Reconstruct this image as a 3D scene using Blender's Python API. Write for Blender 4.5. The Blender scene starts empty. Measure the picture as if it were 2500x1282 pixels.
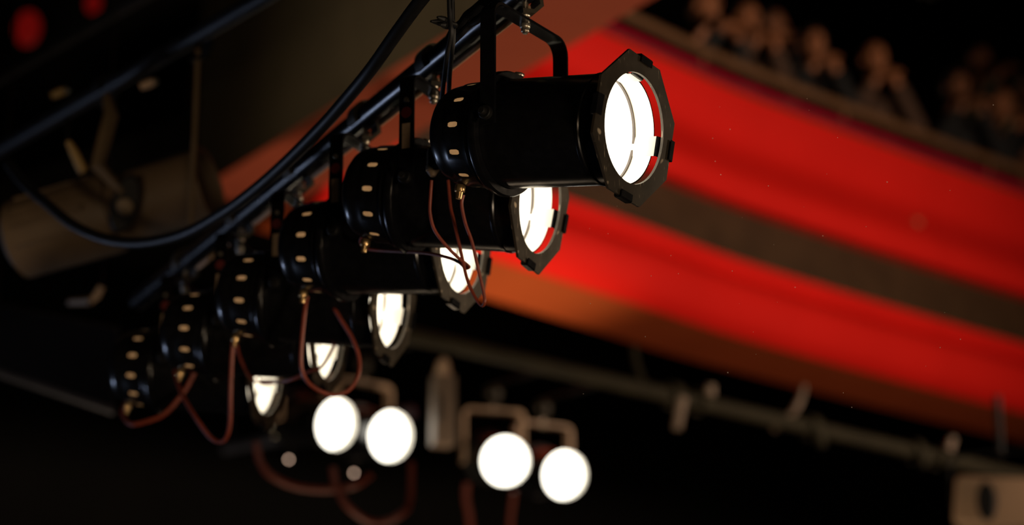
import bpy, bmesh, math, random
from mathutils import Vector, Matrix
random.seed(7)
PI = math.pi
sc = bpy.context.scene
COL = sc.collection

# ------------------------------------------------------------------ camera
F_PX, W_PX, H_PX = 5900.0, 2500.0, 1282.0
PITCH = math.radians(17.0)
CAM = Vector((0.0, 0.0, 1.7))
cam_d = bpy.data.cameras.new('camera')
cam_d.sensor_fit = 'HORIZONTAL'
cam_d.sensor_width = 36.0
cam_d.lens = 36.0 * F_PX / W_PX
cam_d.clip_start = 0.05
cam_d.clip_end = 100
cam_d.dof.use_dof = True
cam_d.dof.focus_distance = 3.95
cam_d.dof.aperture_fstop = 2.1
cam_o = bpy.data.objects.new('camera', cam_d)
COL.objects.link(cam_o)
cam_o.location = CAM
cam_o.rotation_euler = (PI / 2 + PITCH, 0, 0)
sc.camera = cam_o
C_R = Vector((1, 0, 0))
C_F = Vector((0, math.cos(PITCH), math.sin(PITCH)))
C_U = Vector((0, -math.sin(PITCH), math.cos(PITCH)))


def at(x, y, z):
    """World point at measured picture position x, y and distance z along the view."""
    return CAM + z * (C_F + C_R * ((x - W_PX / 2) / F_PX) + C_U * ((H_PX / 2 - y) / F_PX))


def at_level(x, y, h):
    """World point at picture position x, y that lies at world height h."""
    k = C_F.z + C_U.z * (H_PX / 2 - y) / F_PX
    return at(x, y, (h - CAM.z) / k)


# ------------------------------------------------------------------ world, exposure
w = bpy.data.worlds.new('dark_hall')
sc.world = w
w.use_nodes = True
w.node_tree.nodes['Background'].inputs[0].default_value = (0.010, 0.009, 0.008, 1)
w.node_tree.nodes['Background'].inputs[1].default_value = 0.10
vs = sc.view_settings
sc.display_settings.display_device = 'sRGB'
vs.view_transform = 'Standard'
vs.look = 'None'
vs.exposure = 0.0
vs.gamma = 1.0
vs.use_curve_mapping = False


# ------------------------------------------------------------------ stage lights and added fill spots
def spot(name, loc, target, power, size_deg, blend, color, radius):
    d = bpy.data.lights.new(name, 'SPOT')
    d.energy = power
    d.spot_size = math.radians(size_deg)
    d.spot_blend = blend
    d.color = color
    d.shadow_soft_size = radius
    o = bpy.data.objects.new(name, d)
    COL.objects.link(o)
    o.location = loc
    o.rotation_euler = (Vector(target) - Vector(loc)).to_track_quat('-Z', 'Y').to_euler()
    return o


# stage lamp at the side that washes the balcony front, and an added uplight for its soffit
spot('stage_light_balcony', (6.6, 6.2, 3.7), at(1600, 640, 12.7), 1600, 64, 1.0, (1.0, 0.74, 0.55), 0.3)
spot('soffit_fill', (0.25, 11.1, 0.4), at(1200, 715, 12.0), 700, 24, 1.0, (1.0, 0.74, 0.42), 0.15)
# added uplight standing for stage bounce on the bulkhead underside
spot('bulkhead_up_fill', (0.3, 8.3, 0.3), (-0.1, 8.3, 5.0), 230, 85, 1.0, (1.0, 0.74, 0.50), 0.3)
# added backlight for a warm rim along the near bar
spot('bar_rim_fill', (-0.8, 10.3, 0.8), (-0.3, 4.5, 3.3), 6, 40, 1.0, (1.0, 0.74, 0.50), 0.2)
# added fill spots for warm stage bounce on the rig
spot('rig_bounce_fill', (2.2, 0.2, 0.5), (-0.5, 4.9, 3.2), 300, 46, 1.0, (1.0, 0.76, 0.52), 0.3)
spot('rig_right_fill', (3.4, 4.5, 2.9), (-0.15, 4.4, 3.4), 280, 28, 1.0, (1.0, 0.76, 0.52), 0.25)  # added to brighten the strip under the near bar
# added warm fill spots for the left lanterns and the far bar
spot('front_fill', (1.2, -2.0, 2.0), (-0.6, 8.0, 4.0), 70, 60, 1.0, (1.0, 0.72, 0.46), 0.3)
spot('left_fill', (-2.0, -1.0, 1.5), (-1.0, 5.8, 3.5), 150, 17, 1.0, (1.0, 0.74, 0.48), 0.2)
# added warm spot to brighten the bulkhead
spot('bulkhead_side_fill', (-3.2, 2.6, 7.2), at(1120, 0, 8.6), 520, 26, 1.0, (1.0, 0.78, 0.52), 0.2)
# cool side wash
spot('side_light_cool', (-3.9, 6.9, 2.1), (-0.4, 4.6, 3.1), 58, 80, 1.0, (0.55, 0.68, 1.0), 0.14)


# ------------------------------------------------------------------ materials
def mat(name, color, rough=0.5, metal=0.0, var=0.12, scale=30.0, bump=0.0, spec=0.5, coat=0.0):
    m = bpy.data.materials.new(name)
    m.use_nodes = True
    nt = m.node_tree
    b = nt.nodes['Principled BSDF']
    b.inputs['Metallic'].default_value = metal
    b.inputs['Specular IOR Level'].default_value = spec
    b.inputs['Coat Weight'].default_value = coat
    tc = nt.nodes.new('ShaderNodeTexCoord')
    nz = nt.nodes.new('ShaderNodeTexNoise')
    nz.inputs['Scale'].default_value = scale
    nz.inputs['Detail'].default_value = 4
    nt.links.new(tc.outputs['Object'], nz.inputs['Vector'])
    cr = nt.nodes.new('ShaderNodeValToRGB')
    c = color
    cr.color_ramp.elements[0].position = 0.3
    cr.color_ramp.elements[1].position = 0.7
    cr.color_ramp.elements[0].color = (c[0] * (1 - var), c[1] * (1 - var), c[2] * (1 - var), 1)
    cr.color_ramp.elements[1].color = (min(1, c[0] * (1 + var)), min(1, c[1] * (1 + var)), min(1, c[2] * (1 + var)), 1)
    nt.links.new(nz.outputs['Fac'], cr.inputs['Fac'])
    nt.links.new(cr.outputs['Color'], b.inputs['Base Color'])
    mr = nt.nodes.new('ShaderNodeMapRange')
    mr.inputs['To Min'].default_value = max(0.02, rough - 0.06)
    mr.inputs['To Max'].default_value = min(1, rough + 0.06)
    nt.links.new(nz.outputs['Fac'], mr.inputs['Value'])
    nt.links.new(mr.outputs['Result'], b.inputs['Roughness'])
    if bump:
        bp = nt.nodes.new('ShaderNodeBump')
        bp.inputs['Strength'].default_value = bump
        bp.inputs['Distance'].default_value = 0.01
        nt.links.new(nz.outputs['Fac'], bp.inputs['Height'])
        nt.links.new(bp.outputs['Normal'], b.inputs['Normal'])
    return m


def emit(name, color, strength, base=(0.8, 0.8, 0.8)):
    m = mat(name, base, 0.3)
    b = m.node_tree.nodes['Principled BSDF']
    b.inputs['Emission Color'].default_value = (*color, 1)
    b.inputs['Emission Strength'].default_value = strength
    return m


def scratched(name, color, scratch):
    """Worn dark sheet metal with fine bright scratches."""
    m = mat(name, color, 0.42, 0.25, 0.25, 40)
    nt = m.node_tree
    b = nt.nodes['Principled BSDF']
    tc = nt.nodes.new('ShaderNodeTexCoord')
    base = b.inputs['Base Color'].links[0].from_socket
    masks = []
    for rot, sc_ in (((0.5, 0.2, 0.3), (45, 620, 45)), ((1.9, 0.4, 0.1), (520, 40, 40))):
        mp = nt.nodes.new('ShaderNodeMapping')
        mp.inputs['Rotation'].default_value = rot
        mp.inputs['Scale'].default_value = sc_
        nz = nt.nodes.new('ShaderNodeTexNoise')
        nz.inputs['Scale'].default_value = 1.0
        nz.inputs['Detail'].default_value = 1
        nt.links.new(tc.outputs['Object'], mp.inputs['Vector'])
        nt.links.new(mp.outputs['Vector'], nz.inputs['Vector'])
        r = nt.nodes.new('ShaderNodeValToRGB')
        r.color_ramp.elements[0].position = 0.72
        r.color_ramp.elements[1].position = 0.78
        nt.links.new(nz.outputs['Fac'], r.inputs['Fac'])
        masks.append(r.outputs['Color'])
    mx = nt.nodes.new('ShaderNodeMath')
    mx.operation = 'MAXIMUM'
    nt.links.new(masks[0], mx.inputs[0])
    nt.links.new(masks[1], mx.inputs[1])
    mix = nt.nodes.new('ShaderNodeMixRGB')
    mix.inputs['Color2'].default_value = (*scratch, 1)
    nt.links.new(mx.outputs['Value'], mix.inputs['Fac'])
    nt.links.new(base, mix.inputs['Color1'])
    nt.links.new(mix.outputs['Color'], b.inputs['Base Color'])
    return m


M = {
    'black': mat('black_gloss_enamel', (0.006, 0.006, 0.007), 0.24, 0, 0.2, 60, spec=0.45),
    'black_matt': mat('black_matt_paint', (0.008, 0.0075, 0.007), 0.6, 0, 0.2, 40, spec=0.3),
    'steel_dark': mat('dark_gloss_steel_tube', (0.010, 0.010, 0.012), 0.26, 0.2, 0.3, 25),
    'frame': scratched('worn_dark_gel_frame', (0.048, 0.038, 0.027), (0.55, 0.45, 0.32)),
    'alu': mat('pale_inner_reflector', (0.78, 0.75, 0.68), 0.45, 0.0, 0.05, 30),
    'cap_in': mat('raw_metal_inside_cap', (0.62, 0.52, 0.40), 0.5, 0.0, 0.12, 40),
    'groove': mat('dark_seam_ring', (0.05, 0.035, 0.025), 0.6),
    'brass': mat('brass_fitting', (0.62, 0.42, 0.20), 0.28, 0.9),
    'zinc': mat('zinc_bolt', (0.62, 0.56, 0.46), 0.3, 0.85),
    'clamp': mat('dull_cast_clamp', (0.055, 0.046, 0.032), 0.5, 0.3, 0.3, 60),
    'lens': emit('lit_lamp_lens', (1.0, 0.93, 0.80), 8.0),
    'lens_far': emit('lit_far_lamp_lens', (1.0, 0.95, 0.82), 4.0),
    'lens_red': emit('lit_red_gel', (1.0, 0.02, 0.015), 0.09, (0.03, 0.0, 0.0)),
    'glint': emit('emissive_bolt_glint', (1.0, 0.66, 0.48), 4.0),  # emission in place of bolt glints
    'cable_red': mat('red_brown_silicone_cable', (0.25, 0.044, 0.021), 0.45, 0, 0.15, 80),
    'cable_dark': mat('dark_red_rubber_cable', (0.14, 0.024, 0.012), 0.6, 0, 0.15, 60),
    'blue_bar': mat('blue_lit_bar_tint', (0.030, 0.034, 0.050), 0.35, 0.0, 0.15, 10),  # blue light on dark bars put into the base colour
    'cable_black': mat('black_rubber_cable', (0.007, 0.007, 0.008), 0.5, spec=0.3),
    'steel_far': mat('black_dull_steel_tube', (0.010, 0.010, 0.012), 0.5, 0.1, 0.3, 25, spec=0.3),
    'sticker': mat('aged_paper_sticker', (0.62, 0.44, 0.28), 0.7, 0, 0.12, 120),
    'tan_strip': mat('pale_tan_rim_light', (0.78, 0.52, 0.33), 0.6, 0, 0.08, 60),  # tan standing for the rim light on the bar
    'dot': mat('dark_red_sticker', (0.16, 0.012, 0.010), 0.55),
    'red_fascia': mat('glossy_red_fascia', (0.74, 0.013, 0.008), 0.6, 0, 0.05, 1.5, spec=0.15),
    'red_soffit': mat('red_soffit_paint', (0.42, 0.075, 0.018), 0.7, 0, 0.06, 2.0, spec=0.15),
    'maroon': mat('maroon_velvet', (0.40, 0.004, 0.030), 0.9, 0, 0.15, 30, spec=0.1),
    'brown_trim': mat('dark_brown_trim', (0.055, 0.026, 0.008), 0.6, 0, 0.2, 6),
    'brown_rail': mat('brown_wood_rail', (0.15, 0.07, 0.028), 0.6, 0, 0.15, 10),
    'beam_red': mat('dull_red_soffit', (0.46, 0.085, 0.036), 0.75, 0, 0.07, 2.5),
    'olive': mat('dark_olive_wall_paint', (0.085, 0.066, 0.038), 0.8, 0, 0.25, 1.6),
    'wall': mat('black_wall_paint', (0.010, 0.009, 0.007), 0.9, 0, 0.3, 1.5),
    'floor': mat('black_stage_floor', (0.016, 0.014, 0.012), 0.8, 0, 0.3, 3),
    'navy': mat('dark_blue_black_border', (0.004, 0.005, 0.010), 0.9, 0, 0.25, 3, spec=0.1),
    'spot_body': mat('brown_grey_lantern_paint', (0.15, 0.10, 0.058), 0.6, 0, 0.15, 8),
    'spot_strap': mat('tan_steel_strap', (0.19, 0.130, 0.072), 0.5, 0.1, 0.15, 12),
    'yellow': mat('dull_yellow_plastic', (0.42, 0.27, 0.09), 0.5, 0, 0.15, 10),
    'tan_box': mat('cream_lantern_housing', (0.52, 0.34, 0.21), 0.55, 0, 0.08, 4),
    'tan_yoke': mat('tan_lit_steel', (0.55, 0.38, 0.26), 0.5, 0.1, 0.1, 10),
    'truss': mat('olive_grey_steel', (0.024, 0.020, 0.011), 0.7, 0.0, 0.25, 5, spec=0.15),
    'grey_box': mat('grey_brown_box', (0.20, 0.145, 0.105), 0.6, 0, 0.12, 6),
    'dust': mat('dust', (0.8, 0.7, 0.6), 0.9),
    'skin_a': mat('skin_light', (0.34, 0.125, 0.05), 0.6, 0, 0.06, 12),
    'skin_b': mat('skin_tan', (0.22, 0.08, 0.032), 0.6, 0, 0.06, 12),
    'hair_dark': mat('dark_hair', (0.016, 0.010, 0.007), 0.6, 0, 0.3, 80),
    'hair_grey': mat('grey_hair', (0.30, 0.22, 0.15), 0.7, 0, 0.2, 80),
    'hair_brown': mat('brown_hair', (0.07, 0.032, 0.014), 0.6, 0, 0.3, 80),
    'cloth_black': mat('black_cloth', (0.008, 0.008, 0.008), 0.9),
    'cloth_olive': mat('olive_cloth', (0.055, 0.052, 0.028), 0.9),
    'cloth_cream': mat('cream_cloth', (0.46, 0.38, 0.22), 0.9),
    'cloth_brown': mat('brown_cloth', (0.07, 0.035, 0.02), 0.9),
}


# ------------------------------------------------------------------ helpers
def obj(name, me, parent=None, mats=None, smooth=True, kind=None):
    if isinstance(me, bmesh.types.BMesh):
        bm = me
        me = bpy.data.meshes.new(name)
        bm.to_mesh(me)
        bm.free()
    if mats is not None and not me.materials:
        for m_ in (mats if isinstance(mats, (list, tuple)) else [mats]):
            me.materials.append(m_)
    if smooth and len(me.polygons) and not me.get('shaded'):
        me.polygons.foreach_set('use_smooth', [True] * len(me.polygons))
        me.set_sharp_from_angle(angle=math.radians(34))
        me['shaded'] = 1
    o = bpy.data.objects.new(name, me)
    COL.objects.link(o)
    if parent:
        o.parent = parent
    if kind:
        o['kind'] = kind
    return o


def thing(name, label, cat, loc=(0, 0, 0), rotz=0.0, group=None):
    o = bpy.data.objects.new(name, None)
    o.empty_display_size = 0.05
    COL.objects.link(o)
    o.location = loc
    o.rotation_euler = (0, 0, rotz)
    return tag(o, label, cat, group)


def tag(o, label, cat, group=None):
    o['label'] = label
    o['category'] = cat
    if group:
        o['group'] = group
    return o


def struct(name, bm, m, parent=None, smooth=True):
    o = obj(name, bm, parent, m, smooth)
    if parent is None:
        o['kind'] = 'structure'
    return o


def pydata(verts, faces):
    me = bpy.data.meshes.new('m')
    me.from_pydata([tuple(v) for v in verts], [], faces)
    bm = bmesh.new()
    bm.from_mesh(me)
    bpy.data.meshes.remove(me)
    return bm


def join(*bms):
    out = bmesh.new()
    for b in bms:
        me = bpy.data.meshes.new('t')
        b.to_mesh(me)
        b.free()
        out.from_mesh(me)
        bpy.data.meshes.remove(me)
    return out


def box(cx, cy, cz, sx, sy, sz, bev=0.0, seg=2, mtx=None):
    bm = bmesh.new()
    bmesh.ops.create_cube(bm, size=1)
    for v in bm.verts:
        v.co = Vector((v.co.x * sx, v.co.y * sy, v.co.z * sz))
    if bev:
        bmesh.ops.bevel(bm, geom=list(bm.edges), offset=bev, segments=seg, profile=0.5, affect='EDGES')
    for v in bm.verts:
        v.co += Vector((cx, cy, cz))
    if mtx is not None:
        bmesh.ops.transform(bm, matrix=mtx, verts=bm.verts)
    return bm


def lathe(profile, seg=48, closed=False):
    """Revolve (x, r) points around the local X axis."""
    bm = bmesh.new()
    rings = []
    for (x, r) in profile:
        if r < 1e-6:
            rings.append([bm.verts.new((x, 0, 0))])
        else:
            rings.append([bm.verts.new((x, r * math.cos(2 * PI * k / seg), r * math.sin(2 * PI * k / seg))) for k in range(seg)])
    pairs = list(zip(rings[:-1], rings[1:]))
    if closed:
        pairs.append((rings[-1], rings[0]))
    for a, b in pairs:
        for k in range(seg):
            k2 = (k + 1) % seg
            if len(a) == 1 and len(b) > 1:
                bm.faces.new((a[0], b[k2], b[k]))
            elif len(b) == 1 and len(a) > 1:
                bm.faces.new((a[k], a[k2], b[0]))
            elif len(a) > 1:
                bm.faces.new((a[k], a[k2], b[k2], b[k]))
    bmesh.ops.recalc_face_normals(bm, faces=bm.faces)
    return bm


def smooth_path(pts, n=8):
    p = [Vector(q) for q in pts]
    p = [p[0] * 2 - p[1]] + p + [p[-1] * 2 - p[-2]]
    out = []
    for i in range(1, len(p) - 2):
        a, b, c, d = p[i - 1], p[i], p[i + 1], p[i + 2]
        for k in range(n):
            t = k / n
            out.append(0.5 * ((2 * b) + (c - a) * t + (2 * a - 5 * b + 4 * c - d) * t * t + (3 * b - a - 3 * c + d) * t ** 3))
    out.append(p[-2])
    return out


def tube(pts, r, seg=12, smooth_n=0):
    """Closed round tube along points (radius may be a list)."""
    if smooth_n:
        if isinstance(r, (list, tuple)):
            r = [r[min(i // smooth_n, len(r) - 2)] + (r[min(i // smooth_n, len(r) - 2) + 1] - r[min(i // smooth_n, len(r) - 2)]) * (1.0 if i == (len(r) - 1) * smooth_n else (i % smooth_n) / smooth_n) for i in range((len(r) - 1) * smooth_n + 1)]
        pts = smooth_path(pts, smooth_n)
    pts = [Vector(q) for q in pts]
    n = len(pts)
    bm = bmesh.new()
    t0 = (pts[1] - pts[0]).normalized()
    ref = Vector((0, 0, 1)) if abs(t0.z) < 0.9 else Vector((1, 0, 0))
    u = t0.cross(ref).normalized()
    rings = []
    for i, p in enumerate(pts):
        t = (pts[min(i + 1, n - 1)] - pts[max(i - 1, 0)]).normalized()
        u = (u - t * u.dot(t)).normalized()
        v = t.cross(u)
        rr = r[i] if isinstance(r, (list, tuple)) else r
        rings.append([bm.verts.new(p + u * (rr * math.cos(2 * PI * k / seg)) + v * (rr * math.sin(2 * PI * k / seg))) for k in range(seg)])
    for a, b in zip(rings[:-1], rings[1:]):
        for k in range(seg):
            bm.faces.new((a[k], a[(k + 1) % seg], b[(k + 1) % seg], b[k]))
    bm.faces.new(rings[0])
    bm.faces.new(rings[-1])
    bmesh.ops.recalc_face_normals(bm, faces=bm.faces)
    return bm


def strap(path, width, thick):
    """Flat metal strip along (y, z) points, width along local X."""
    n = len(path)
    bm = bmesh.new()
    rows = []
    for i, (y, z) in enumerate(path):
        a = path[max(i - 1, 0)]
        b = path[min(i + 1, n - 1)]
        t = Vector((b[0] - a[0], b[1] - a[1])).normalized()
        nx, nz = -t.y * thick / 2, t.x * thick / 2
        rows.append([bm.verts.new((sx * width / 2, y + s * nx, z + s * nz)) for sx, s in ((-1, -1), (1, -1), (1, 1), (-1, 1))])
    for a, b in zip(rows[:-1], rows[1:]):
        for k in range(4):
            bm.faces.new((a[k], a[(k + 1) % 4], b[(k + 1) % 4], b[k]))
    bm.faces.new(rows[0])
    bm.faces.new(rows[-1])
    bmesh.ops.recalc_face_normals(bm, faces=bm.faces)
    return bm


def hexnut(r, h, seg=6, axis='Z'):
    bm = bmesh.new()
    bmesh.ops.create_cone(bm, cap_ends=True, segments=seg, radius1=r, radius2=r, depth=h)
    bmesh.ops.bevel(bm, geom=list(bm.edges), offset=min(r, h) * 0.12, segments=1, affect='EDGES')
    return bm


def xform(bm, mtx):
    bmesh.ops.transform(bm, matrix=mtx, verts=bm.verts)
    return bm


T = Matrix.Translation


def ROT(deg, ax):
    return Matrix.Rotation(math.radians(deg), 4, ax)


def mesh_of(name, bm, mats):
    me = bpy.data.meshes.new(name)
    bm.to_mesh(me)
    bm.free()
    for m_ in (mats if isinstance(mats, (list, tuple)) else [mats]):
        me.materials.append(m_)
    me.polygons.foreach_set('use_smooth', [True] * len(me.polygons))
    me.set_sharp_from_angle(angle=math.radians(34))
    me['shaded'] = 1
    return me


# ------------------------------------------------------------------ the hall
RX0, RX1, RY0, RY1, RZ1 = -9.0, 9.0, -5.0, 22.0, 10.5
TH = 0.2
struct('floor', box((RX0 + RX1) / 2, (RY0 + RY1) / 2, -TH / 2, RX1 - RX0, RY1 - RY0, TH), M['floor'])
struct('ceiling', box((RX0 + RX1) / 2, (RY0 + RY1) / 2, RZ1 + TH / 2, RX1 - RX0, RY1 - RY0, TH), M['wall'])
struct('wall_left', box(RX0 - TH / 2, (RY0 + RY1) / 2, RZ1 / 2, TH, RY1 - RY0, RZ1), M['wall'])
struct('wall_right', box(RX1 + TH / 2, (RY0 + RY1) / 2, RZ1 / 2, TH, RY1 - RY0, RZ1), M['wall'])
struct('wall_back', box((RX0 + RX1) / 2, RY1 + TH / 2, RZ1 / 2, RX1 - RX0, TH, RZ1), M['wall'])
struct('wall_front', box((RX0 + RX1) / 2, RY0 - TH / 2, RZ1 / 2, RX1 - RX0, TH, RZ1), M['wall'])

# dark bulkhead overhead with a dull red underside
HB = CAM.z + 3.3
b_r0, b_r1 = at_level(1590, 0, HB), at_level(1042, 312, HB)
b_dir = (b_r1 - b_r0).normalized()
b_n = Vector((b_dir.y, -b_dir.x, 0))
if b_n.dot(CAM - b_r0) < 0:
    b_n = -b_n
b_w = (at_level(1000, 146, HB) - b_r0).dot(b_n)
p0, p1 = b_r0 - b_dir * 2.2, at_level(690, 512, HB)


def prism(a, b, width_dir, wd, z0, z1):
    q = [a, b, b + width_dir * wd, a + width_dir * wd]
    v = [Vector((p.x, p.y, z0)) for p in q] + [Vector((p.x, p.y, z1)) for p in q]
    bm = pydata(v, [(0, 1, 2, 3), (7, 6, 5, 4), (0, 4, 5, 1), (1, 5, 6, 2), (2, 6, 7, 3), (3, 7, 4, 0)])
    bmesh.ops.recalc_face_normals(bm, faces=bm.faces)
    return bm


struct('trim_1', prism(p0, p1, b_n, b_w, HB, HB + 0.008), M['beam_red'], smooth=False)
struct('wall_bulkhead', prism(p0, p1, b_n, b_w, HB + 0.008, RZ1), M['olive'], smooth=False)

# ------------------------------------------------------------------ the balcony
HL = CAM.z + 3.81                      # height of the top edge of the lower red band
plan_px = [(1391, 499), (1588, 568), (1780, 638), (2020, 712), (2260, 782), (2500, 850)]
plan = [at_level(x, y, HL) for x, y in plan_px]
d0 = (plan[1] - plan[0]).normalized()
d1 = (plan[-1] - plan[-2]).normalized()
plan = [plan[0] - d0 * 1.7, plan[0] - d0 * 0.8] + plan + [plan[-1] + d1 * 0.9, plan[-1] + d1 * 1.8]
plan = smooth_path([Vector((p.x, p.y, 0)) for p in plan], 4)
nrm = []
for i in range(len(plan)):
    t = (plan[min(i + 1, len(plan) - 1)] - plan[max(i - 1, 0)]).normalized()
    n_ = Vector((t.y, -t.x, 0))
    if n_.dot(CAM - plan[i]) < 0:
        n_ = -n_
    nrm.append(n_)


def sweep(profile, i0=0, i1=None):
    """Closed profile of (outward, height above camera) swept along the balcony plan."""
    bm = bmesh.new()
    rows = []
    for p, n_ in list(zip(plan, nrm))[i0:i1]:
        rows.append([bm.verts.new((p.x + n_.x * o_, p.y + n_.y * o_, CAM.z + h_)) for o_, h_ in profile])
    k_ = len(profile)
    for a, b in zip(rows[:-1], rows[1:]):
        for k in range(k_):
            bm.faces.new((a[k], a[(k + 1) % k_], b[(k + 1) % k_], b[k]))
    bm.faces.new(rows[0])
    bm.faces.new(rows[-1])
    bmesh.ops.recalc_face_normals(bm, faces=bm.faces)
    return bm


def curve_profile(pts, back):
    """Smooth outer face through pts (outward, height), closed along a flat back."""
    s = smooth_path([Vector((a, b, 0)) for a, b in pts], 6)
    return [(v.x, v.y) for v in s] + [(back, pts[-1][1]), (back, pts[0][1])]


balcony = bpy.data.objects.new('balcony', None)
COL.objects.link(balcony)
balcony.location = (plan[0].x, plan[0].y, 0)
tag(balcony, 'curved theatre balcony with two glossy red bands and dark brown strip between', 'balcony')


def bpart(name, bm, m):
    xform(bm, T(-balcony.location))
    return obj(name, bm, balcony, m)


bpart('upper_red_panel', sweep(curve_profile([(0.070, 4.775), (0.060, 4.71), (0.035, 4.63), (-0.002, 4.55), (0.0, 4.47), (0.045, 4.38), (0.092, 4.29), (0.105, 4.235), (0.085, 4.17), (0.06, 4.135)], -0.12)), M['red_fascia'])
bpart('lower_red_panel', sweep(curve_profile([(0.055, 3.815), (0.050, 3.785), (0.030, 3.755), (0.010, 3.735), (0.025, 3.710), (0.070, 3.675), (0.092, 3.63), (0.085, 3.55), (0.045, 3.46), (-0.02, 3.405)], -0.12)), M['red_fascia'])
bpart('brown_strip', sweep([(-0.03, 4.137), (-0.03, 3.813), (-0.14, 3.813), (-0.14, 4.137)]), M['brown_trim'])
bpart('edge_moulding', sweep([(0.074, 4.775), (0.074, 4.803), (-0.12, 4.803), (-0.12, 4.775)]), M['brown_trim'])
bpart('velvet_pad', sweep(curve_profile([(0.05, 4.803), (0.06, 4.825), (0.05, 4.858), (0.0, 4.875)], -0.12)), M['maroon'])
bpart('soffit', sweep([(-0.02, 3.403), (-0.42, 3.370), (-0.42, 3.43), (-0.12, 3.43)]), M['red_soffit'])
bpart('gallery_floor', sweep([(-0.13, 4.06), (-2.6, 4.06), (-2.6, 3.86), (-0.13, 3.86)]), M['wall'])
bpart('bench', sweep([(-0.42, 4.07), (-0.42, 4.44), (-0.92, 4.44), (-0.92, 4.07)]), M['brown_trim'])
rail_pts = [Vector((p.x + n_.x * 0.0, p.y + n_.y * 0.0, CAM.z + 4.975)) for p, n_ in zip(plan, nrm)]
bpart('handrail', tube(rail_pts, 0.029, 14), M['brown_rail'])
for i in range(3, len(plan), 6):
    bpart('rail_post', tube([Vector((rail_pts[i].x, rail_pts[i].y, CAM.z + 4.86)), rail_pts[i]], 0.012, 8), M['brown_rail'])

# ------------------------------------------------------------------ the near lighting bar
PIPE_A = at(1280, -24, 4.1)
PIPE_H = PIPE_A.z
PIPE_D = Vector((-0.4419075, 0.89706062, 0))
PIPE_ANG = math.atan2(PIPE_D.y, PIPE_D.x)
bar = obj('lighting_bar', tube([PIPE_A - PIPE_D * 1.6, PIPE_A + PIPE_D * 2.12], 0.0242, 32), None, M['steel_dark'])
tag(bar, 'black glossy steel bar carrying the row of six lit spotlights', 'lighting bar')


# ------------------------------------------------------------------ spotlight meshes (shared)
def cap_bm():
    """Stepped rear cap with twelve rounded ventilation slots."""
    bm = bmesh.new()
    NS, half = 12, math.radians(9.0)

    def ring(x, r):
        """Vertices at sector borders, slot-window borders and the plain arc between."""
        out = []
        for s in range(NS):
            c = 2 * PI * s / NS
            for a in angs:
                out.append(bm.verts.new((x, r * math.cos(c + a), r * math.sin(c + a))))
        return out
    angs = [-half, -half / 3, half / 3, half] + [half + (2 * PI / NS - 2 * half) * k / 3 for k in (1, 2)]
    na = len(angs)
    prof_front = [(-0.042, 0.0915), (-0.043, 0.0985), (-0.058, 0.0975), (-0.062, 0.0925), (-0.070, 0.0905)]
    prof_back = [(-0.103, 0.0885), (-0.107, 0.0858), (-0.118, 0.0850), (-0.130, 0.0825), (-0.140, 0.0772), (-0.148, 0.068), (-0.153, 0.054), (-0.1555, 0.034), (-0.156, 0.012)]
    rf = [ring(*p) for p in prof_front]
    rb = [ring(*p) for p in prof_back]
    tot = NS * na

    def band(a, b):
        for k in range(tot):
            bm.faces.new((a[k], a[(k + 1) % tot], b[(k + 1) % tot], b[k]))
    for a, b in zip(rf[:-1], rf[1:]):
        band(a, b)
    for a, b in zip(rb[:-1], rb[1:]):
        band(a, b)
    c = bm.verts.new((-0.1565, 0, 0))
    for k in range(tot):
        bm.faces.new((rb[-1][k], rb[-1][(k + 1) % tot], c))
    A, B = rf[-1], rb[0]
    xa, xb, ra, rbk = -0.070, -0.103, 0.0905, 0.0885
    for s in range(NS):
        o = s * na
        for k in range(3, na):
            bm.faces.new((A[o + k], A[(o + k + 1) % tot], B[(o + k + 1) % tot], B[o + k]))
        cc = 2 * PI * s / NS
        # hole outline, one point per border point of the window
        border = [A[o], A[o + 1], A[o + 2], A[o + 3], None, B[o + 3], B[o + 2], B[o + 1], B[o], None]
        xm = (xa + xb) / 2

        def pt(u, a):
            x = xm + u
            t = (x - xa) / (xb - xa)
            r = ra + (rbk - ra) * t
            return bm.verts.new((x, r * math.cos(cc + a), r * math.sin(cc + a)))
        hu, ha = 0.0108, math.radians(3.0)
        hole = [pt(hu * 0.55, -ha), pt(hu * 0.95, -ha * 0.55), pt(hu * 0.95, ha * 0.55), pt(hu * 0.55, ha),
                pt(-hu * 0.55, ha), pt(-hu * 0.95, ha * 0.55), pt(-hu * 0.95, -ha * 0.55), pt(-hu * 0.55, -ha)]
        outer = [A[o], A[o + 1], A[o + 2], A[o + 3], B[o + 3], B[o + 2], B[o + 1], B[o]]
        for k in range(8):
            k2 = (k + 1) % 8
            bm.faces.new((outer[k], outer[k2], hole[k2], hole[k]))
    bmesh.ops.recalc_face_normals(bm, faces=bm.faces)
    # outward check
    f = max(bm.faces, key=lambda q: q.calc_center_median().yz.length)
    ce = f.calc_center_median()
    if f.normal.dot(Vector((0, ce.y, ce.z))) < 0:
        bmesh.ops.reverse_faces(bm, faces=bm.faces)
    return bm


def solid_mesh(name, bm, mats, thick, offset=-1, mat_off=0):
    """Bake a Solidify so the copies can share the mesh."""
    me = mesh_of(name, bm, mats)
    o = bpy.data.objects.new('tmp', me)
    COL.objects.link(o)
    s = o.modifiers.new('s', 'SOLIDIFY')
    s.thickness = thick
    s.offset = offset
    s.material_offset = mat_off
    dg = bpy.context.evaluated_depsgraph_get()
    me2 = bpy.data.meshes.new_from_object(o.evaluated_get(dg))
    bpy.data.objects.remove(o)
    me2.name = name
    me2.set_sharp_from_angle(angle=math.radians(34))
    me2['shaded'] = 1
    return me2


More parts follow.
